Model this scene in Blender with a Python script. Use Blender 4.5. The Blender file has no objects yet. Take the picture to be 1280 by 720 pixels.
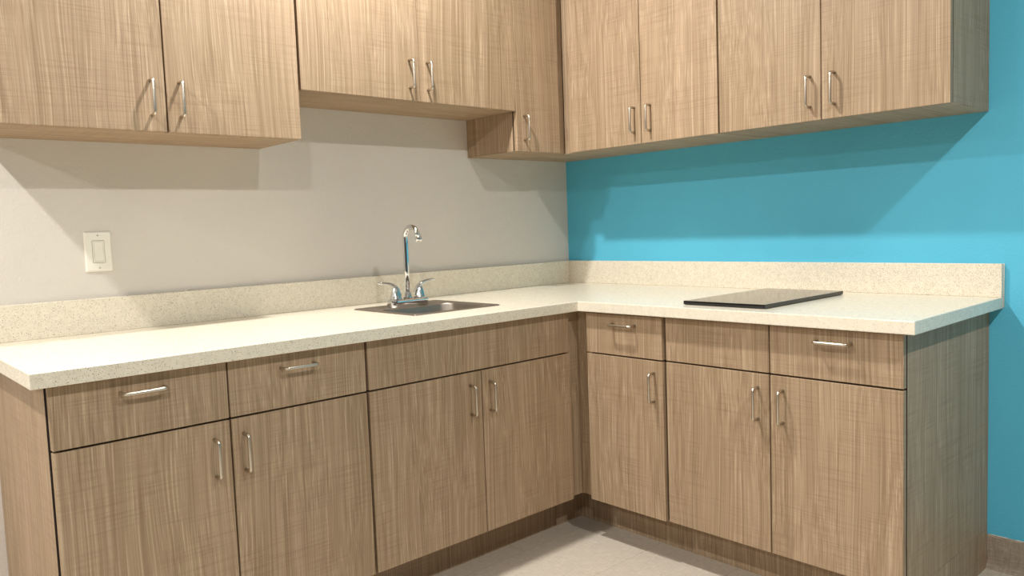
import bpy, bmesh, math, random
from mathutils import Vector, Matrix
random.seed(7)
sc = bpy.context.scene
COL = sc.collection

# ------------------------------------------------------------------ materials
def new_mat(name):
    m = bpy.data.materials.new(name); m.use_nodes = True
    nt = m.node_tree
    return m, nt, nt.nodes['Principled BSDF']

def N(nt, typ, **kw):
    n = nt.nodes.new(typ)
    for k, v in kw.items():
        if k in n.inputs: n.inputs[k].default_value = v
        else: setattr(n, k, v)
    return n

def ramp(nt, stops, interp='LINEAR'):
    n = nt.nodes.new('ShaderNodeValToRGB'); cr = n.color_ramp; cr.interpolation = interp
    while len(cr.elements) < len(stops): cr.elements.new(.5)
    for e, (p, c) in zip(cr.elements, stops):
        e.position = p; e.color = (c, c, c, 1) if isinstance(c, (int, float)) else (*c, 1)
    return n

def mixc(nt, fac, a, b, mode='MIX'):
    n = nt.nodes.new('ShaderNodeMix'); n.data_type = 'RGBA'; n.blend_type = mode
    for sock, v in ((0, fac), (6, a), (7, b)):
        if hasattr(v, 'is_output'): nt.links.new(v, n.inputs[sock])
        elif sock == 0: n.inputs[0].default_value = v
        else: n.inputs[sock].default_value = (*v, 1)
    return n.outputs[2]

def math_(nt, op, a, b=0.0):
    n = nt.nodes.new('ShaderNodeMath'); n.operation = op
    for i, v in enumerate((a, b)):
        if hasattr(v, 'is_output'): nt.links.new(v, n.inputs[i])
        else: n.inputs[i].default_value = v
    return n.outputs[0]

def s2l(r, g, b):
    f = lambda c: (c/255/12.92) if c/255 <= .04045 else ((c/255+.055)/1.055)**2.4
    return (f(r), f(g), f(b))

def wood(name, axis='Z', tint=(1, 1, 1)):
    """textured wood-grain laminate, the grain along one axis, fine saw marks across it"""
    m, nt, p = new_mat(name); L = nt.links.new
    tc = N(nt, 'ShaderNodeTexCoord'); oi = N(nt, 'ShaderNodeObjectInfo')
    off = N(nt, 'ShaderNodeVectorMath', operation='SCALE'); off.inputs[0].default_value = (13.1, 7.7, 3.3)
    L(oi.outputs['Random'], off.inputs['Scale'])
    add = N(nt, 'ShaderNodeVectorMath', operation='ADD')
    L(tc.outputs['Object'], add.inputs[0]); L(off.outputs[0], add.inputs[1])
    # slow sideways drift of the grain
    wn = N(nt, 'ShaderNodeTexNoise', Scale=1.0, Detail=1.0)
    mpw = N(nt, 'ShaderNodeMapping')
    mpw.inputs['Scale'].default_value = (5, 5, 1.3) if axis == 'Z' else (1.3, 5, 5)
    L(add.outputs[0], mpw.inputs['Vector']); L(mpw.outputs[0], wn.inputs['Vector'])
    sub = N(nt, 'ShaderNodeVectorMath', operation='SUBTRACT'); sub.inputs[1].default_value = (.5, .5, .5)
    L(wn.outputs['Color'], sub.inputs[0])
    scl = N(nt, 'ShaderNodeVectorMath', operation='MULTIPLY')
    scl.inputs[1].default_value = (.05, .05, 0) if axis == 'Z' else (0, .05, .05)
    L(sub.outputs[0], scl.inputs[0])
    warp = N(nt, 'ShaderNodeVectorMath', operation='ADD')
    L(add.outputs[0], warp.inputs[0]); L(scl.outputs[0], warp.inputs[1])
    def grain(across, along, detail, src):
        mp = N(nt, 'ShaderNodeMapping')
        mp.inputs['Scale'].default_value = (across, across, along) if axis == 'Z' else (along, across, across)
        L(src, mp.inputs['Vector'])
        n = N(nt, 'ShaderNodeTexNoise', Scale=1.0, Detail=detail, Roughness=.6)
        L(mp.outputs[0], n.inputs['Vector']); return n.outputs['Fac']
    band = grain(24, .16, 2, warp.outputs[0])
    mid = grain(120, .18, 2, warp.outputs[0])
    fine = grain(300, .8, 2, warp.outputs[0])
    cross = grain(5, 230, 2, add.outputs[0])
    cmask = grain(9, 7, 1, add.outputs[0])
    A, B, Cc = s2l(155, 131, 102), s2l(179, 156, 127), s2l(134, 111, 83)
    pink = s2l(177, 150, 123)
    rb = ramp(nt, [(.30, 0.0), (.70, 1.0)]); L(band, rb.inputs[0])
    c = mixc(nt, rb.outputs[0], A, pink)
    rm = ramp(nt, [(.36, 0.0), (.64, 1.0)]); L(mid, rm.inputs[0])
    c = mixc(nt, math_(nt, 'MULTIPLY', rm.outputs[0], .34), c, B)
    rd = ramp(nt, [(.30, 1.0), (.50, 0.0)]); L(mid, rd.inputs[0])
    c = mixc(nt, math_(nt, 'MULTIPLY', rd.outputs[0], .34), c, Cc)
    rf = ramp(nt, [(.34, 1.0), (.52, 0.0)]); L(fine, rf.inputs[0])
    c = mixc(nt, math_(nt, 'MULTIPLY', rf.outputs[0], .45), c, s2l(120, 95, 68))
    rl = ramp(nt, [(.56, 0.0), (.70, 1.0)]); L(fine, rl.inputs[0])
    c = mixc(nt, math_(nt, 'MULTIPLY', rl.outputs[0], .50), c, s2l(212, 190, 160))
    rc = ramp(nt, [(.38, 1.0), (.52, 0.0)]); L(cross, rc.inputs[0])
    rk = ramp(nt, [(.38, .15), (.66, 1.0)]); L(cmask, rk.inputs[0])
    c = mixc(nt, math_(nt, 'MULTIPLY', math_(nt, 'MULTIPLY', rc.outputs[0], rk.outputs[0]), .30), c, s2l(128, 101, 76))
    # each board a touch lighter or darker than the next
    v = N(nt, 'ShaderNodeHueSaturation')
    L(math_(nt, 'ADD', math_(nt, 'MULTIPLY', oi.outputs['Random'],   .08), .95), v.inputs['Value'])
    v.inputs['Saturation'].default_value = .98
    L(c, v.inputs['Color'])
    c = mixc(nt, 1.0, v.outputs[0], tint, 'MULTIPLY')
    L(c, p.inputs['Base Color'])
    p.inputs['Roughness'].default_value = .52
    p.inputs['Specular IOR Level'].default_value = .35
    bp = N(nt, 'ShaderNodeBump', Strength=.12, Distance=.001)
    L(fine, bp.inputs['Height']); L(bp.outputs[0], p.inputs['Normal'])
    return m

def plain(name, col, rough=.5, metal=0.0, spec=.5, coat=0):
    m, nt, p = new_mat(name)
    p.inputs['Base Color'].default_value = (*col, 1); p.inputs['Roughness'].default_value = rough
    p.inputs['Metallic'].default_value = metal; p.inputs['Specular IOR Level'].default_value = spec
    p.inputs['Coat Weight'].default_value = coat
    return m

def brushed(name, col, rough, scale=(900, 40, 900), amount=.12):
    m, nt, p = new_mat(name); L = nt.links.new
    tc = N(nt, 'ShaderNodeTexCoord'); mp = N(nt, 'ShaderNodeMapping'); mp.inputs['Scale'].default_value = scale
    n = N(nt, 'ShaderNodeTexNoise', Scale=1.0, Detail=2.0)
    L(tc.outputs['Object'], mp.inputs['Vector']); L(mp.outputs[0], n.inputs['Vector'])
    L(math_(nt, 'ADD', math_(nt, 'MULTIPLY', n.outputs['Fac'], amount), rough-amount/2), p.inputs['Roughness'])
    p.inputs['Base Color'].default_value = (*col, 1); p.inputs['Metallic'].default_value = 1
    return m

def paint(name, col, strength=.45, scale=130):
    m, nt, p = new_mat(name); L = nt.links.new
    tc = N(nt, 'ShaderNodeTexCoord')
    n = N(nt, 'ShaderNodeTexNoise', Scale=scale, Detail=3.0, Roughness=.55); L(tc.outputs['Object'], n.inputs['Vector'])
    n2 = N(nt, 'ShaderNodeTexNoise', Scale=2.2, Detail=2.0); L(tc.outputs['Object'], n2.inputs['Vector'])
    r2 = ramp(nt, [(.3, .965), (.7, 1.03)]); L(n2.outputs['Fac'], r2.inputs[0])
    c = mixc(nt, 1.0, col, r2.outputs[0], 'MULTIPLY'); L(c, p.inputs['Base Color'])
    bp = N(nt, 'ShaderNodeBump', Strength=strength, Distance=.003)
    L(n.outputs['Fac'], bp.inputs['Height']); L(bp.outputs[0], p.inputs['Normal'])
    p.inputs['Roughness'].default_value = .62; p.inputs['Specular IOR Level'].default_value = .25
    return m

def quartz(name):
    m, nt, p = new_mat(name); L = nt.links.new
    tc = N(nt, 'ShaderNodeTexCoord')
    base = s2l(231, 222, 203)
    n = N(nt, 'ShaderNodeTexNoise', Scale=60, Detail=3.0); L(tc.outputs['Object'], n.inputs['Vector'])
    rn = ramp(nt, [(.3, .94), (.7, 1.04)]); L(n.outputs['Fac'], rn.inputs[0])
    c = mixc(nt, 1.0, base, rn.outputs[0], 'MULTIPLY')
    def specks(scale, cut, thr, colr, c):
        v = N(nt, 'ShaderNodeTexVoronoi', Scale=scale); L(tc.outputs['Object'], v.inputs['Vector'])
        d = ramp(nt, [(cut*.7, 1.0), (cut, 0.0)]); L(v.outputs['Distance'], d.inputs[0])
        sep = N(nt, 'ShaderNodeSeparateColor'); L(v.outputs['Color'], sep.inputs[0])
        k = math_(nt, 'LESS_THAN', sep.outputs[0], thr)
        return mixc(nt, math_(nt, 'MULTIPLY', math_(nt, 'MULTIPLY', d.outputs[0], k), .92), c, colr)
    c = specks(330, .34, .34, s2l(160, 138, 110), c)
    c = specks(250, .30, .16, s2l(126, 104, 80), c)
    c = specks(300, .36, .16, s2l(250, 246, 234), c)
    L(c, p.inputs['Base Color'])
    p.inputs['Roughness'].default_value = .22; p.inputs['Specular IOR Level'].default_value = .5
    return m

def floor_mat(name):
    m, nt, p = new_mat(name); L = nt.links.new
    tc = N(nt, 'ShaderNodeTexCoord')
    br = N(nt, 'ShaderNodeTexBrick', Scale=1.0); br.offset = .5
    br.inputs['Mortar Size'].default_value = .0012; br.inputs['Brick Width'].default_value = .61
    br.inputs['Row Height'].default_value = .305
    b = s2l(196, 185, 169)
    br.inputs['Color1'].default_value = (*b, 1); br.inputs['Color2'].default_value = (b[0]*.96, b[1]*.96, b[2]*.97, 1)
    br.inputs['Mortar'].default_value = (b[0]*.74, b[1]*.72, b[2]*.70, 1)
    L(tc.outputs['Object'], br.inputs['Vector'])
    out = br.outputs['Color']
    for sc_ in ((420, 28, 1), (28, 420, 1)):
        mp = N(nt, 'ShaderNodeMapping'); mp.inputs['Scale'].default_value = sc_
        n = N(nt, 'ShaderNodeTexNoise', Scale=1.0, Detail=2.0)
        L(tc.outputs['Object'], mp.inputs['Vector']); L(mp.outputs[0], n.inputs['Vector'])
        r = ramp(nt, [(.3, .86), (.7, 1.10)]); L(n.outputs['Fac'], r.inputs[0])
        out = mixc(nt, 1.0, out, r.outputs[0], 'MULTIPLY')
    L(out, p.inputs['Base Color']); p.inputs['Roughness'].default_value = .5
    return m

def weave(name, col):
    m, nt, p = new_mat(name); L = nt.links.new
    tc = N(nt, 'ShaderNodeTexCoord'); out = None
    for sc_ in ((260, 260, 30), (26, 26, 420)):
        mp = N(nt, 'ShaderNodeMapping'); mp.inputs['Scale'].default_value = sc_
        n = N(nt, 'ShaderNodeTexNoise', Scale=1.0, Detail=2.0)
        L(tc.outputs['Object'], mp.inputs['Vector']); L(mp.outputs[0], n.inputs['Vector'])
        r = ramp(nt, [(.3, .80), (.7, 1.15)]); L(n.outputs['Fac'], r.inputs[0])
        out = mixc(nt, 1.0, col if out is None else out, r.outputs[0], 'MULTIPLY')
    L(out, p.inputs['Base Color']); p.inputs['Roughness'].default_value = .6
    return m

WOOD = wood('wood_laminate')
WOOD_FLAT = wood('wood_laminate_lengthwise', 'X')
DARK = plain('dark_gap_shade', s2l(34, 23, 24), .6)  # shade of the door gaps, painted onto carcass front edges and insides
QUARTZ = quartz('speckled_quartz')
GREY = paint('grey_wall_paint', s2l(217, 210, 201))
TEAL = paint('turquoise_wall_paint', s2l(92, 186, 217), .3)
WHITE_PAINT = paint('ceiling_paint', s2l(185, 183, 180), .1)
OFFWHITE = paint('room_wall_paint', s2l(105, 102, 98), .1)
FLOOR = floor_mat('woven_floor_tile')
BASEB = weave('cove_base', s2l(158, 143, 126))
CAULK = plain('white_caulk', s2l(226, 222, 208), .5)
NICKEL = plain('satin_nickel', s2l(206, 197, 184), .30, 1.0)
CHROME = plain('chrome', s2l(226, 228, 230), .045, 1.0)
STEEL = brushed('brushed_steel', s2l(158, 147, 136), .42, (60, 700, 700), .1)
GLASS = plain('black_glass', (.006, .006, .007), .06, 0, .5)
BLACK = plain('black_metal', (.01, .01, .011), .35)
PLASTIC = plain('white_plastic', s2l(240, 236, 224), .32)
SCREW = plain('painted_screw', s2l(206, 202, 190), .4)
SLOT = plain('screw_slot', s2l(110, 106, 98), .6)

# ------------------------------------------------------------------ mesh helpers
def box(bm, x0, x1, y0, y1, z0, z1, bev=0.0, seg=2):
    x0, x1 = sorted((x0, x1)); y0, y1 = sorted((y0, y1)); z0, z1 = sorted((z0, z1))
    b = bm if not bev else bmesh.new()
    vs = [b.verts.new(c) for c in ((x0,y0,z0),(x1,y0,z0),(x1,y1,z0),(x0,y1,z0),(x0,y0,z1),(x1,y0,z1),(x1,y1,z1),(x0,y1,z1))]
    for f in ((3,2,1,0),(4,5,6,7),(0,1,5,4),(1,2,6,5),(2,3,7,6),(3,0,4,7)): b.faces.new([vs[i] for i in f])
    if bev:
        bmesh.ops.bevel(b, geom=b.edges[:], offset=bev, segments=seg, profile=.5, affect='EDGES')
        merge(bm, b)

def merge(bm, b):
    vm = {}
    for v in b.verts: vm[v] = bm.verts.new(v.co)
    for f in b.faces:
        try:
            g = bm.faces.new([vm[v] for v in f.verts]); g.material_index = f.material_index; g.smooth = f.smooth
        except ValueError: pass
    b.free()

def tube(bm, pts, rad, seg=16, cap=True):
    """sweep a round section along points; rad a number or a list"""
    pts = [Vector(p) for p in pts]; n = len(pts)
    rads = rad if isinstance(rad, (list, tuple)) else [rad]*n
    ref = None; rings = []
    for i, p in enumerate(pts):
        t = (pts[min(i+1, n-1)] - pts[max(i-1, 0)]).normalized()
        if ref is None:
            ref = t.orthogonal().normalized()
        u = (ref - t*ref.dot(t)).normalized(); ref = u; w = t.cross(u)
        rr = rads[i] if isinstance(rads[i], tuple) else (rads[i], rads[i])
        rings.append([bm.verts.new(p + u*rr[0]*math.cos(2*math.pi*k/seg) + w*rr[1]*math.sin(2*math.pi*k/seg)) for k in range(seg)])
    for a, b in zip(rings, rings[1:]):
        for k in range(seg):
            f = bm.faces.new((a[k], a[(k+1) % seg], b[(k+1) % seg], b[k])); f.smooth = True
    if cap:
        bm.faces.new(rings[0][::-1]); bm.faces.new(rings[-1])

def lathe(bm, cx, cy, prof, seg=32):
    rings = []
    for r, z in prof:
        rings.append([bm.verts.new((cx + r*math.cos(2*math.pi*k/seg), cy + r*math.sin(2*math.pi*k/seg), z)) for k in range(seg)])
    for a, b in zip(rings, rings[1:]):
        for k in range(seg):
            f = bm.faces.new((a[k], a[(k+1) % seg], b[(k+1) % seg], b[k])); f.smooth = True
    bm.faces.new(rings[0][::-1]); bm.faces.new(rings[-1])

def rrect(x0, x1, y0, y1, r, n=8):
    pts = []
    for cx, cy, a0 in ((x1-r, y1-r, 0), (x0+r, y1-r, 90), (x0+r, y0+r, 180), (x1-r, y0+r, 270)):
        for i in range(n+1):
            a = math.radians(a0 + 90*i/n); pts.append((cx + r*math.cos(a), cy + r*math.sin(a)))
    return pts

def loft(bm, loops, cap_first=False, cap_last=False, smooth=True):
    R = [[bm.verts.new(p) for p in l] for l in loops]; n = len(R[0])
    for a, b in zip(R, R[1:]):
        for k in range(n):
            f = bm.faces.new((a[k], a[(k+1) % n], b[(k+1) % n], b[k])); f.smooth = smooth
    if cap_first: bm.faces.new(R[0][::-1])
    if cap_last: bm.faces.new(R[-1])
    return R

def world_loc(o):
    v = Vector(o.location)
    while o.parent: o = o.parent; v += Vector(o.location)
    return v

def obj(name, bm, mats, parent=None, loc=None, bevel=0, smooth_angle=None, recalc=True):
    """link a bmesh given in world coordinates as one mesh object"""
    if recalc: bmesh.ops.recalc_face_normals(bm, faces=bm.faces[:])
    me = bpy.data.meshes.new(name)
    P = world_loc(parent) if parent else Vector((0, 0, 0))
    W = Vector(loc) if loc is not None else P
    for v in bm.verts: v.co -= W
    bm.to_mesh(me); bm.free()
    for m in (mats if isinstance(mats, (list, tuple)) else [mats]): me.materials.append(m)
    o = bpy.data.objects.new(name, me); COL.objects.link(o)
    o.location = W - P
    if parent: o.parent = parent
    if bevel:
        b = o.modifiers.new('bevel', 'BEVEL'); b.width = bevel; b.segments = 2; b.limit_method = 'ANGLE'; b.angle_limit = math.radians(40)
    return o

def thing(name, label, cat, loc, group=None):
    o = bpy.data.objects.new(name, None); COL.objects.link(o); o.location = loc; o.empty_display_size = .05
    o['label'] = label; o['category'] = cat
    if group: o['group'] = group
    return o

def tag(o, label, cat, group=None):
    o['label'] = label; o['category'] = cat
    if group: o['group'] = group
    return o

def struct(o): o['kind'] = 'structure'; return o

# ------------------------------------------------------------------ dimensions (metres; the corner of the room is the origin)
RX, RY, CEIL = -6.25, -6.7, 2.70
ZT, TC, DEP = .864, .035, .6974           # worktop height, thickness, depth
XL, YR = -2.376, -1.822                   # ends of the two worktop legs
ZU, ZS, ZTOP = 1.4311, 1.5849, 2.21       # wall cabinets: bottom, raised bottom, top
FD = .019                                 # front thickness
BF = .6640                                # base fronts plane
UL, UR = .3073, .3267                     # wall-cabinet fronts plane, left run and right run
ZD, ZSEAM, ZDT = .147, .6810, .8235

# ------------------------------------------------------------------ room
def slab(name, x0, x1, y0, y1, z0, z1, m):
    bm = bmesh.new(); box(bm, x0, x1, y0, y1, z0, z1); return struct(obj(name, bm, m))
slab('floor', RX-.1, .1, RY-.1, .1, -.1, 0, FLOOR)
slab('ceiling', RX-.1, .1, RY-.1, .1, CEIL, CEIL+.1, WHITE_PAINT)
slab('wall_left', RX-.1, 0, 0, .1, 0, CEIL, GREY)
slab('wall_right', 0, .1, RY-.1, .1, 0, CEIL, TEAL)
slab('wall_rear', RX-.1, 0, RY-.1, RY, 0, CEIL, OFFWHITE)
slab('wall_opposite', RX-.1, RX, RY, 0, 0, CEIL, OFFWHITE)

def baseboard(name, axis, a0, a1, w):
    """cove base with a rounded toe: profile (distance from wall, height) swept along the wall"""
    prof = [(0, 0), (.014, 0), (.011, .006), (.0075, .016), (.006, .03), (.006, .104), (.004, .1085), (0, .109)]
    bm = bmesh.new(); L = []
    for a in (a0, a1):
        L.append([(w - s*d if axis == 'y' else a, a if axis == 'y' else w - s*d, z) for d, z in prof for s in [1 if w == 0 else -1]])
    loft(bm, L, True, True, False)
    return struct(obj(name, bm, BASEB))
bb = baseboard('baseboard_right', 'y', RY, -1.7845, 0)
bm = bmesh.new(); rnd = random.Random(3); y = -1.787
pts = []; rads = []
while y > -2.6:
    pts.append((-.003, y, .1098)); rads.append(.0004 + .0016*rnd.random()); y -= .012
tube(bm, pts, rads, 8); obj('caulk_bead', bm, CAULK, bb)
baseboard('baseboard_left', 'x', RX, -2.3420, 0)

# ------------------------------------------------------------------ parts of the cabinets
def wire_pull(half=.0515, proj=.030, r=.0045, bend=.009):
    bm = bmesh.new(); pts = [(0, 0, -half+r), (0, -proj+bend, -half+r)]
    for i in range(1, 7):
        a = math.radians(15*i); pts.append((0, -proj+bend-bend*math.sin(a), -half+r+bend-bend*math.cos(a)))
    pts += [(0, p[1], -p[2]) for p in reversed(pts)]
    tube(bm, pts, r, 14)
    me = bpy.data.meshes.new('handle'); bmesh.ops.recalc_face_normals(bm, faces=bm.faces[:]); bm.to_mesh(me); bm.free()
    me.materials.append(NICKEL); return me
PULL = wire_pull()

def handle(parent, c, facing, horizontal=False):
    o = bpy.data.objects.new('handle', PULL); COL.objects.link(o); o.parent = parent
    rz = Matrix.Rotation(math.radians(-90), 4, 'Z') if facing == 'x' else Matrix.Identity(4)
    rr = Matrix.Rotation(math.radians(90), 4, 'Y') if horizontal else Matrix.Identity(4)
    o.matrix_local = Matrix.Translation(Vector(c) - world_loc(parent)) @ rz @ rr
    return o

def panel(name, parent, facing, a0, a1, z0, z1, plane, bev=.0014):
    """a front: facing 'y' spans x a0..a1 with its face at y=-plane; facing 'x' spans y a0..a1 with its face at x=-plane"""
    a0, a1 = sorted((a0, a1)); bm = bmesh.new()
    if facing == 'y': box(bm, a0, a1, -plane, -plane+FD, z0, z1, bev); c = ((a0+a1)/2, -plane+FD/2, z0)
    else: box(bm, -plane, -plane+FD, a0, a1, z0, z1, bev); c = (-plane+FD/2, (a0+a1)/2, z0)
    return obj(name, bm, WOOD, parent, loc=c)

def body(parent, x0, x1, y0, y1, z0, z1, facing, top=True, t=.018, bottom=True, skirt=None):
    """open-fronted carcass of panels; what faces the front or the inside is dark"""
    bm = bmesh.new(); e = 1e-5
    if facing == 'y':
        box(bm, x0, x0+t, y0, y1, z0, z1); box(bm, x1-t, x1, y0, y1, z0, z1)
        box(bm, x0+t, x1-t, y1-.006, y1, z0, z1)
        if bottom: box(bm, x0+t, x1-t, y0, y1-.006, z0, z0+t)
        if top: box(bm, x0+t, x1-t, y0, y1-.006, z1-t, z1)
        else: box(bm, x0+t, x1-t, y0, y0+t, z1-.09, z1)
    else:
        box(bm, x0, x1, y0, y0+t, z0, z1); box(bm, x0, x1, y1-t, y1, z0, z1)
        box(bm, x1-.006, x1, y0+t, y1-t, z0, z1)
        if bottom: box(bm, x0, x1-.006, y0+t, y1-t, z0, z0+t)
        if top: box(bm, x0, x1-.006, y0+t, y1-t, z1-t, z1)
        else: box(bm, x0, x0+t, y0+t, y1-t, z1-.09, z1)
        if skirt: box(bm, x0, x1, y0, y0+t, skirt, z0)
    bmesh.ops.recalc_face_normals(bm, faces=bm.faces[:])
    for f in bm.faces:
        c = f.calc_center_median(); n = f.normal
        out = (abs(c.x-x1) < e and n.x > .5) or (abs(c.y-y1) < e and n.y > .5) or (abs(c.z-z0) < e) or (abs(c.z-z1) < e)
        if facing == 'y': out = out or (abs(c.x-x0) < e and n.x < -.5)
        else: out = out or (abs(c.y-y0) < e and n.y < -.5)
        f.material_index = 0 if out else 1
    return obj('body', bm, [WOOD, DARK], parent, recalc=False)

def bottom_panel(parent, x0, x1, y0, y1, z):
    bm = bmesh.new(); box(bm, x0, x1, y0, y1, z, z+.0025); return obj('bottom_panel', bm, WOOD_FLAT, parent)

# ------------------------------------------------------------------ wall cabinets
G = .0015
WG = 'wood-grain wall cabinets'
def wall_left_cab(label, x0, x1, z0, doors, cut=None, tail=0):
    t = thing('wall_cabinet', label, 'cabinet', ((x0+x1)/2, -UL/2, z0), WG)
    yf = -UL+FD+.002
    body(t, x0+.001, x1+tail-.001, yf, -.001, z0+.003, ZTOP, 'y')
    bottom_panel(t, x0+.001, x1+tail-.001, yf, -.001, z0)
    for a0, a1, hx in doors:
        d = panel('door', t, 'y', a0, a1, z0, ZTOP, UL)
        handle(d, (hx, -UL, z0+.0885+.0025 if z0 < 1.5 else z0+.090), 'y')
    return t
def wall_right_cab(label, y0, y1, doors, head=0):
    t = thing('wall_cabinet', label, 'cabinet', (-UR/2, (y0+y1)/2, ZU), WG)
    xf = -UR+FD+.002
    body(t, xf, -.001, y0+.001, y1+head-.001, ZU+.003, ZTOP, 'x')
    bottom_panel(t, xf, -.001, y0+.001, y1+head-.001, ZU)
    for a0, a1, hy in doors:
        d = panel('door', t, 'x', a0, a1, ZU, ZTOP, UR); handle(d, (-UR, hy, ZU+.090), 'x')
    return t
wall_left_cab('long double-door wood wall cabinet above the light switch, leftmost on the grey wall', -2.329, -1.5175, ZU,
              [(-2.326, -1.9252, -1.9647), (-1.9208, -1.5204, -1.886)])
wall_left_cab('shorter double-door wood wall cabinet hung higher than its neighbours, above the faucet', -1.5155, -.6010, ZS,
              [(-1.5117, -1.0573, -1.0985), (-1.0543, -.5985, -1.0215)])
u3 = wall_left_cab('narrow single-door wood wall cabinet in the corner beside the turquoise wall', -.6, -.3085, ZU,
              [(-.5965, -.3548, -.557)])
bm = bmesh.new(); box(bm, -.3530, -.3095, -UL+FD+.0005, -UL+FD+.0018, ZU, ZTOP); 
box(bm, -.3530, -.3260, -UL+FD-.001, -UL+FD+.001, ZU, ZTOP)
obj('filler_strip', bm, WOOD, u3)
u4 = wall_right_cab('double-door wood wall cabinet on the turquoise wall, the one in the corner', -1.0405, -.3,
              [(-.7035, -.336, -.675), (-1.0372, -.7065, -.7495)], .299)
bm = bmesh.new(); box(bm, -UR+FD, -UR+FD+.0018, -.3345, -UL+FD-.002, ZU, ZTOP); obj('filler_strip', bm, WOOD, u4)
wall_right_cab('double-door wood wall cabinet at the open right end of the turquoise wall', -1.7775, -1.0415,
              [(-1.4060, -1.044, -1.3715), (-1.7765, -1.4090, -1.4498)])

# ------------------------------------------------------------------ base cabinets
BG = 'wood-grain base cabinets'
ZB = ZT-TC-.001
YF = -BF+FD+.002     # carcass front plane
HZ, DZ = .5905, .7882
b1 = thing('base_cabinet', 'left-end wood base cabinet with two drawers above two doors', 'cabinet', (-1.95, -.3, 0), BG)
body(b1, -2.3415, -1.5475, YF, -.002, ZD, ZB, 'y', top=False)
for a0, a1, hx, dx in ((-2.3375, -1.9482, -1.9894, -2.1469), (-1.9438, -1.5510, -1.9140, -1.7574)):
    d = panel('door', b1, 'y', a0, a1, ZD, ZSEAM-.0025, BF); handle(d, (hx, -BF, HZ), 'y')
    d = panel('drawer', b1, 'y', a0, a1, ZSEAM+.0025, ZDT, BF); handle(d, (dx, -BF, DZ), 'y', True)
bm = bmesh.new(); box(bm, -2.3415, -1.5475, -.5295, -.5115, .0005, ZD-.001); box(bm, -2.3415, -2.3235, -.5115, -.002, .0005, ZD-.001)
obj('toe_kick', bm, WOOD, b1)

b2 = thing('base_cabinet', 'wood base cabinet under the sink with two doors below a plain wide panel', 'cabinet', (-1.13, -.3, 0), BG)
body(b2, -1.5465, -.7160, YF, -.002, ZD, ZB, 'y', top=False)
for a0, a1, hx in ((-1.5425, -1.1268, -1.1734), (-1.1224, -.7136, -1.0929)):
    d = panel('door', b2, 'y', a0, a1, ZD, ZSEAM-.0025, BF); handle(d, (hx, -BF, HZ), 'y')
panel('false_front', b2, 'y', -1.5425, -.7136, ZSEAM+.0025, ZDT, BF)
bm = bmesh.new(); box(bm, -.7150, -.6250, YF, YF+.018, ZD, ZB, .0008); obj('filler_strip', bm, WOOD, b2)
bm = bmesh.new(); box(bm, -1.5465, -.5335, -.5295, -.5115, .0005, ZD-.001); obj('toe_kick', bm, WOOD, b2)

b3 = thing('base_cabinet', 'narrow wood base cabinet in the inner corner, one drawer above one door', 'cabinet', (-.3, -.87, 0), BG)
BFN = .6725          # this one stands a little proud of its neighbour
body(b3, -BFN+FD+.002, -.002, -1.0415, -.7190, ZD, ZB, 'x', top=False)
d = panel('door', b3, 'x', -1.0380, -.7108, ZD, ZSEAM-.0025, BFN); handle(d, (-BFN, -1.0031, HZ+.001), 'x')
d = panel('drawer', b3, 'x', -1.0380, -.7108, ZSEAM+.0025, ZDT, BFN); handle(d, (-BFN, -.8816, DZ+.001), 'x', True)
bm = bmesh.new(); box(bm, YF, YF+.0155, -.7180, YF-.0006, ZD, ZB, .0008); obj('filler_strip', bm, WOOD, b3)
bm = bmesh.new(); box(bm, -.5335, -.5155, -1.0415, -.5305, .0005, ZD-.001); obj('toe_kick', bm, WOOD, b3)

b4 = thing('base_cabinet', 'right-end wood base cabinet under the cooktop, two doors below a panel and one drawer', 'cabinet', (-.3, -1.41, 0), BG)
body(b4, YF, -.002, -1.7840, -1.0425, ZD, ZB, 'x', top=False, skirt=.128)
for a0, a1, hy in ((-1.4092, -1.0462, -1.3741), (-1.7828, -1.4136, -1.4525)):
    d = panel('door', b4, 'x', a0, a1, ZD, ZSEAM-.0025, BF); handle(d, (-BF, hy, HZ), 'x')
panel('false_front', b4, 'x', -1.4092, -1.0462, ZSEAM+.0025, ZDT, BF)
d = panel('drawer', b4, 'x', -1.7828, -1.4136, ZSEAM+.0025, ZDT, BF); handle(d, (-BF, -1.6017, DZ+.001), 'x', True)
bm = bmesh.new(); box(bm, -.5335, -.5155, -1.7655, -1.0425, .0005, ZD-.001); box(bm, -.5335, -.002, -1.7840, -1.7660, .0005, .1270)
obj('toe_kick', bm, WOOD, b4)

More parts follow.
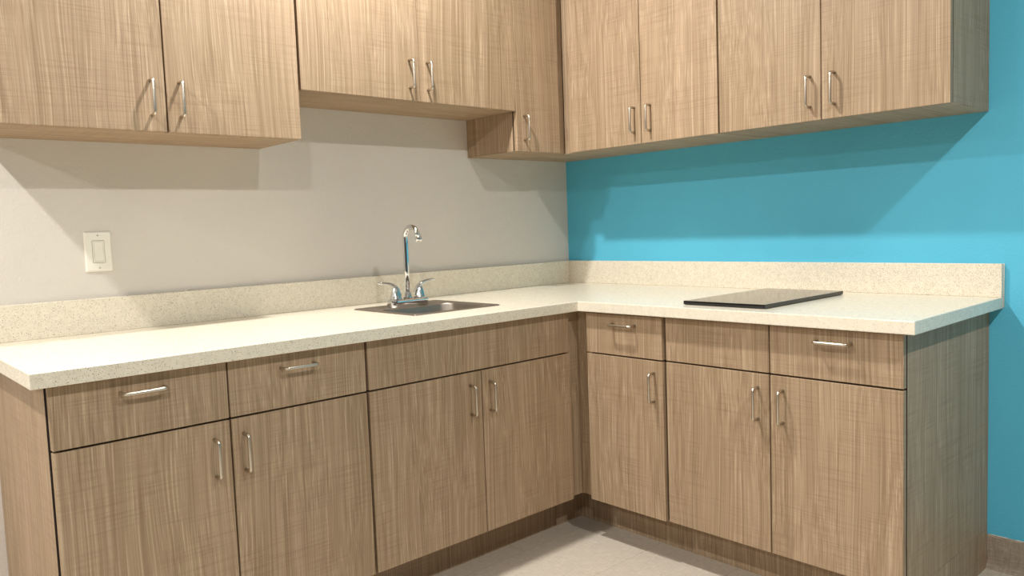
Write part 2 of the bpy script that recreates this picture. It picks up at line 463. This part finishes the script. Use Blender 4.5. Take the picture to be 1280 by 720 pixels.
# ------------------------------------------------------------------ worktop with sink cut-out
SX0, SX1, SY0, SY1 = -1.2884, -.9241, -.5421, -.1724     # sink rim outline
HX0, HX1, HY0, HY1 = SX0+.012, SX1-.012, SY0+.012, SY1-.012
def in_top(x, y):
    leg = (XL < x < 0 and -DEP < y < 0) or (-DEP < x < 0 and YR < y < 0)
    return leg and not (HX0 < x < HX1 and HY0 < y < HY1)
xs = sorted({XL, HX0, HX1, -DEP, -.0005}); ys = sorted({YR, -DEP, HY0, HY1, -.0005})
bm = bmesh.new(); cells = {}
vt = {}
def V(i, j, z):
    k = (i, j, z)
    if k not in vt: vt[k] = bm.verts.new((xs[i], ys[j], z))
    return vt[k]
for i in range(len(xs)-1):
    for j in range(len(ys)-1):
        if in_top((xs[i]+xs[i+1])/2, (ys[j]+ys[j+1])/2): cells[i, j] = 1
for (i, j) in cells:
    bm.faces.new((V(i,j,ZT), V(i+1,j,ZT), V(i+1,j+1,ZT), V(i,j+1,ZT)))
    bm.faces.new((V(i,j+1,ZT-TC), V(i+1,j+1,ZT-TC), V(i+1,j,ZT-TC), V(i,j,ZT-TC)))
    for di, dj, a, b in ((-1,0,(i,j+1),(i,j)), (1,0,(i+1,j),(i+1,j+1)), (0,-1,(i,j),(i+1,j)), (0,1,(i+1,j+1),(i,j+1))):
        if (i+di, j+dj) not in cells:
            bm.faces.new((V(*a,ZT), V(*a,ZT-TC), V(*b,ZT-TC), V(*b,ZT)))
top = obj('worktop', bm, QUARTZ, loc=(-.6, -.35, ZT-TC), bevel=.0022)
tag(top, 'L-shaped cream speckled quartz worktop running along both walls over the base cabinets', 'countertop')
HB, TB = .103, .0208
bm = bmesh.new(); box(bm, XL, -TB-.0004, -TB, -.0005, ZT, ZT+HB, .0014); obj('backsplash', bm, QUARTZ, top)
bm = bmesh.new(); box(bm, -TB, -.0005, YR, -.0005, ZT, ZT+HB, .0014); obj('backsplash', bm, QUARTZ, top)
# caulk: a thin white line down the end of the right backsplash, dabs on top of the left one
bm = bmesh.new(); tube(bm, [(-.0012, YR-.0006, ZT-TC+.004), (-.0012, YR-.0006, ZT+.05), (-.0012, YR-.0006, ZT+HB)], .0016, 8)
obj('caulk_bead', bm, CAULK, top)
bm = bmesh.new(); rnd = random.Random(5)
for cx, cz, r in ((-1.795, .0035, .0034), (-1.787, .006, .0030), (-1.799, .002, .0026), (-1.715, .004, .0018)):
    b = bmesh.new(); bmesh.ops.create_icosphere(b, subdivisions=2, radius=r)
    for v in b.verts: v.co = Vector((cx + v.co.x*1.5, -.0022 + v.co.y*.6, ZT+HB+cz-.001 + v.co.z*(.8+.3*rnd.random())))
    merge(bm, b)
obj('caulk_bead', bm, CAULK, top)['kind'] = 'stuff'

# ------------------------------------------------------------------ sink
t = thing('sink', 'small square stainless steel drop-in sink set in the worktop', 'sink', ((SX0+SX1)/2, (SY0+SY1)/2, ZT))
BX0, BX1, BY0, BY1 = SX0+.030, SX1-.030, SY0+.030, SY1-.112
L = []
def lp(x0, x1, y0, y1, r, z): return [(x, y, z) for x, y in rrect(x0, x1, y0, y1, r)]
e = .0004
L.append(lp(SX0, SX1, SY0, SY1, .006, ZT+e))
L.append(lp(SX0+.001, SX1-.001, SY0+.001, SY1-.001, .006, ZT+.0022))
L.append(lp(SX0+.004, SX1-.004, SY0+.004, SY1-.004, .006, ZT+.0042))
L.append(lp(SX0+.009, SX1-.009, SY0+.009, SY1-.009, .008, ZT+.0042))
L.append(lp(SX0+.013, SX1-.013, SY0+.013, SY1-.013, .010, ZT+.0026))
L.append(lp(BX0-.006, BX1+.006, BY0-.006, BY1+.006, .050, ZT+.0022))
L.append(lp(BX0-.002, BX1+.002, BY0-.002, BY1+.002, .048, ZT+.0008))
L.append(lp(BX0, BX1, BY0, BY1, .046, ZT-.004))
L.append(lp(BX0+.004, BX1-.004, BY0+.004, BY1-.004, .045, ZT-.10))
for i in range(1, 7):
    a = math.radians(15*i); k = .004+.035*(1-math.cos(a)); L.append(lp(BX0+k, BX1-k, BY0+k, BY1-k, .045, ZT-.10-.035*math.sin(a)))
cx, cy = (BX0+BX1)/2, (BY0+BY1)/2
L.append(lp(cx-.045, cx+.045, cy-.045, cy+.045, .0449, ZT-.138))
bm = bmesh.new(); loft(bm, L, False, True)
bw = obj('basin', bm, STEEL, t)
s = bw.modifiers.new('solid', 'SOLIDIFY'); s.thickness = .0008; s.offset = -1
bm = bmesh.new(); lathe(bm, cx, cy, [(.040, ZT-.1372), (.041, ZT-.1345), (.036, ZT-.134), (.030, ZT-.1362), (.008, ZT-.1362), (.007, ZT-.133), (.001, ZT-.1325)])
obj('drain_strainer', bm, CHROME, t)

# ------------------------------------------------------------------ faucet
FX, FY, FZ = -1.109, -.250, ZT+.0026
t = thing('faucet', 'chrome two-handle gooseneck faucet standing on the back ledge of the sink', 'faucet', (FX, FY, FZ))
bm = bmesh.new()
pl = lambda k, z: [(FX+x, FY+y, z) for x, y in rrect(-.081+k, .081-k, -.027+k, .027-k, .022, 8)]
loft(bm, [pl(0, FZ+.0002), pl(0, FZ+.021), pl(.0012, FZ+.0240), pl(.004, FZ+.0262), pl(.008, FZ+.0270)], True, True)
obj('deck_plate', bm, CHROME, t)
zp = FZ+.0270
bm = bmesh.new(); lathe(bm, FX, FY, [(.0155, zp-.001), (.0155, zp+.004), (.0135, zp+.008), (.0125, zp+.018), (.0108, zp+.021), (.0095, zp+.022)], 28)
RG = .039; zc = 1.156-.009-RG
pts = [(FX, FY, zp+.02), (FX, FY, zp+.1), (FX, FY, zc-.01)]
for i in range(0, 21):
    a = math.radians(i*160/20); pts.append((FX, FY-RG+RG*math.cos(a), zc+RG*math.sin(a)))
a = math.radians(160); dv = Vector((0, -math.sin(a), math.cos(a)))   # heading of the bend's end
tip = Vector(pts[-1]) + dv*.009; pts.append(tuple(tip))
tube(bm, pts, .0097, 20)
sp = obj('spout', bm, CHROME, t)
bm = bmesh.new()
tube(bm, [tip+dv*k for k in (-.001, .0, .004, .0045, .017, .0175, .020)], [.0097, .0112, .0115, .0118, .0118, .0104, .0100], 20)
obj('aerator', bm, CHROME, sp)
for sgn, ang in ((-1, 166), (1, -6)):
    hx = FX + sgn*.0508
    bm = bmesh.new()
    lathe(bm, hx, FY, [(.0215, zp-.001), (.0215, zp+.003), (.0200, zp+.006), (.0178, zp+.018), (.0150, zp+.030), (.0118, zp+.040), (.007, zp+.046), (.001, zp+.048)], 28)
    d = Vector((math.cos(math.radians(ang)), math.sin(math.radians(ang)), 0)); o0 = Vector((hx, FY, 0))
    P_ = [(-.016, .008), (-.0135, .020), (-.008, .032), (.000, .043), (.010, .0505), (.022, .0555), (.036, .0585), (.050, .0598), (.061, .0602), (.066, .0600)]
    RR = [(.004, .006), (.0052, .0085), (.0056, .0098), (.0056, .0104), (.0052, .0100), (.0046, .0094), (.0040, .0088), (.0036, .0080), (.0032, .0064), (.0012, .0025)]
    pp = [o0 + d*s_ + Vector((0, 0, zp+h)) for s_, h in P_]
    side = d.cross(Vector((0, 0, 1)))
    rings = []
    for i, p in enumerate(pp):
        tt = (pp[min(i+1, len(pp)-1)] - pp[max(i-1, 0)]).normalized(); w = side; u = tt.cross(w).normalized()
        rings.append([p + u*1.3*RR[i][0]*math.cos(2*math.pi*k/16) + w*1.25*RR[i][1]*math.sin(2*math.pi*k/16) for k in range(16)])
    loft(bm, rings, True, True)
    obj('handle', bm, CHROME, t)

# ------------------------------------------------------------------ cooktop
KX0, KX1, KY0, KY1 = -.6258, -.1148, -1.3774, -1.0912
t = thing('cooktop', 'flat black glass cooktop lying on the worktop along the turquoise wall', 'cooktop', ((KX0+KX1)/2, (KY0+KY1)/2, ZT))
bm = bmesh.new(); box(bm, KX0, KX1, KY0, KY1, ZT+.0016, ZT+.0132, .0014, 3); obj('glass_top', bm, GLASS, t)
bm = bmesh.new(); box(bm, KX0+.004, KX1-.004, KY0+.004, KY1-.004, ZT+.0004, ZT+.0018, .0002); obj('base_pan', bm, BLACK, t)

# ------------------------------------------------------------------ light switch
WX0, WX1, WZ0, WZ1 = -2.0837, -2.0087, 1.0457, 1.1648
t = thing('light_switch', 'white rocker light switch with its wall plate on the grey wall', 'light switch', ((WX0+WX1)/2, 0, (WZ0+WZ1)/2))
cx, cz = (WX0+WX1)/2, (WZ0+WZ1)/2
def fr(x0, x1, z0, z1, y, r=.003): return [(x, y, z) for x, z in rrect(x0, x1, z0, z1, r, 4)]
bm = bmesh.new(); ow, oh = .0172, .0338
loft(bm, [fr(WX0, WX1, WZ0, WZ1, -.0004), fr(WX0, WX1, WZ0, WZ1, -.0022), fr(WX0+.0035, WX1-.0035, WZ0+.0035, WZ1-.0035, -.0058),
          fr(WX0+.005, WX1-.005, WZ0+.005, WZ1-.005, -.0062),
          fr(cx-ow, cx+ow, cz-oh, cz+oh, -.0062, .0015), fr(cx-ow+.0004, cx+ow-.0004, cz-oh+.0004, cz+oh-.0004, -.0020, .0014)], True, False, False)
obj('wall_plate', bm, PLASTIC, t)
bm = bmesh.new()
iw, ih = .0160, .0326
loft(bm, [fr(cx-iw, cx+iw, cz-ih, cz+ih, -.0010, .001), fr(cx-iw, cx+iw, cz-ih, cz+ih, -.0066, .001), fr(cx-iw+.0012, cx+iw-.0012, cz-ih+.0012, cz+ih-.0012, -.0070, .001),
          fr(cx-.0128, cx+.0128, cz-.0295, cz+.0295, -.0068, .001), fr(cx-.0124, cx+.0124, cz-.0290, cz+.0290, -.0050, .001)], True, True, False)
rf = obj('rocker_frame', bm, PLASTIC, t)
bm = bmesh.new()       # the rocker, tilted: its top pressed in
vs = []
for z, yy in ((cz-.0285, -.0100), (cz, -.0078), (cz+.0285, -.0060)):
    vs.append([(cx-.0120, -.0045, z), (cx-.0120, yy, z), (cx+.0120, yy, z), (cx+.0120, -.0045, z)])
loft(bm, vs, True, True, False); obj('rocker', bm, PLASTIC, t, bevel=.0006)
for s_ in (-1, 1):
    zz = cz + s_*.0485
    bm = bmesh.new(); rings = []
    for r_, y_ in ((.0030, -.0060), (.0030, -.0066), (.0022, -.0071)):
        rings.append([(cx + r_*math.cos(2*math.pi*k/16), y_, zz + r_*math.sin(2*math.pi*k/16)) for k in range(16)])
    loft(bm, rings, True, True)
    sw = obj('screw', bm, SCREW, t)
    bm = bmesh.new(); box(bm, cx-.0022, cx+.0022, -.0073, -.0070, zz-.0004, zz+.0004); obj('screw_slot', bm, SLOT, sw)

# ------------------------------------------------------------------ lights: rows of small recessed ceiling lamps
LZ = 2.672
WARM = (1.0, .985, .945)
def lamp(x, y, w):
    l = bpy.data.lights.new('recessed_ceiling_lamp', 'AREA'); l.shape = 'DISK'; l.size = .10; l.energy = w; l.color = WARM
    o = bpy.data.objects.new('recessed_ceiling_lamp', l); COL.objects.link(o); o.location = (x, y, LZ); return o
for x in (-1.41, -3.25, -5.1):
    lamp(x, -.71, 38); lamp(x, -3.03, 33)
w = bpy.data.worlds.new('World'); sc.world = w; w.use_nodes = True
w.node_tree.nodes['Background'].inputs[0].default_value = (.9, .95, 1, 1)
w.node_tree.nodes['Background'].inputs[1].default_value = .0

# ------------------------------------------------------------------ camera
yaw, pitch, roll, f = .8323, -.0763, -.0371, 973.16
cyw, syw, cp, spp = math.cos(yaw), math.sin(yaw), math.cos(pitch), math.sin(pitch)
F = Vector((cyw*cp, syw*cp, spp)); R0 = Vector((syw, -cyw, 0)); U0 = R0.cross(F)
R = R0*math.cos(roll) + U0*math.sin(roll); U = -R0*math.sin(roll) + U0*math.cos(roll)
cam = bpy.data.cameras.new('camera'); co = bpy.data.objects.new('camera', cam); COL.objects.link(co)
M = Matrix((R, U, -F)).transposed().to_4x4(); M.translation = Vector((-2.7070, -2.5627, 1.1287)); co.matrix_world = M
cam.sensor_fit = 'HORIZONTAL'; cam.sensor_width = 36; cam.lens = f*36/1280; cam.clip_start = .02
sc.camera = co

vs_ = sc.view_settings
vs_.view_transform = 'Standard'; vs_.look = 'None'; vs_.gamma = 1; vs_.exposure = .10; vs_.use_curve_mapping = False
sc.cycles.max_bounces = 8; sc.cycles.diffuse_bounces = 5; sc.cycles.use_denoising = True
sc.cycles.sample_clamp_indirect = 4
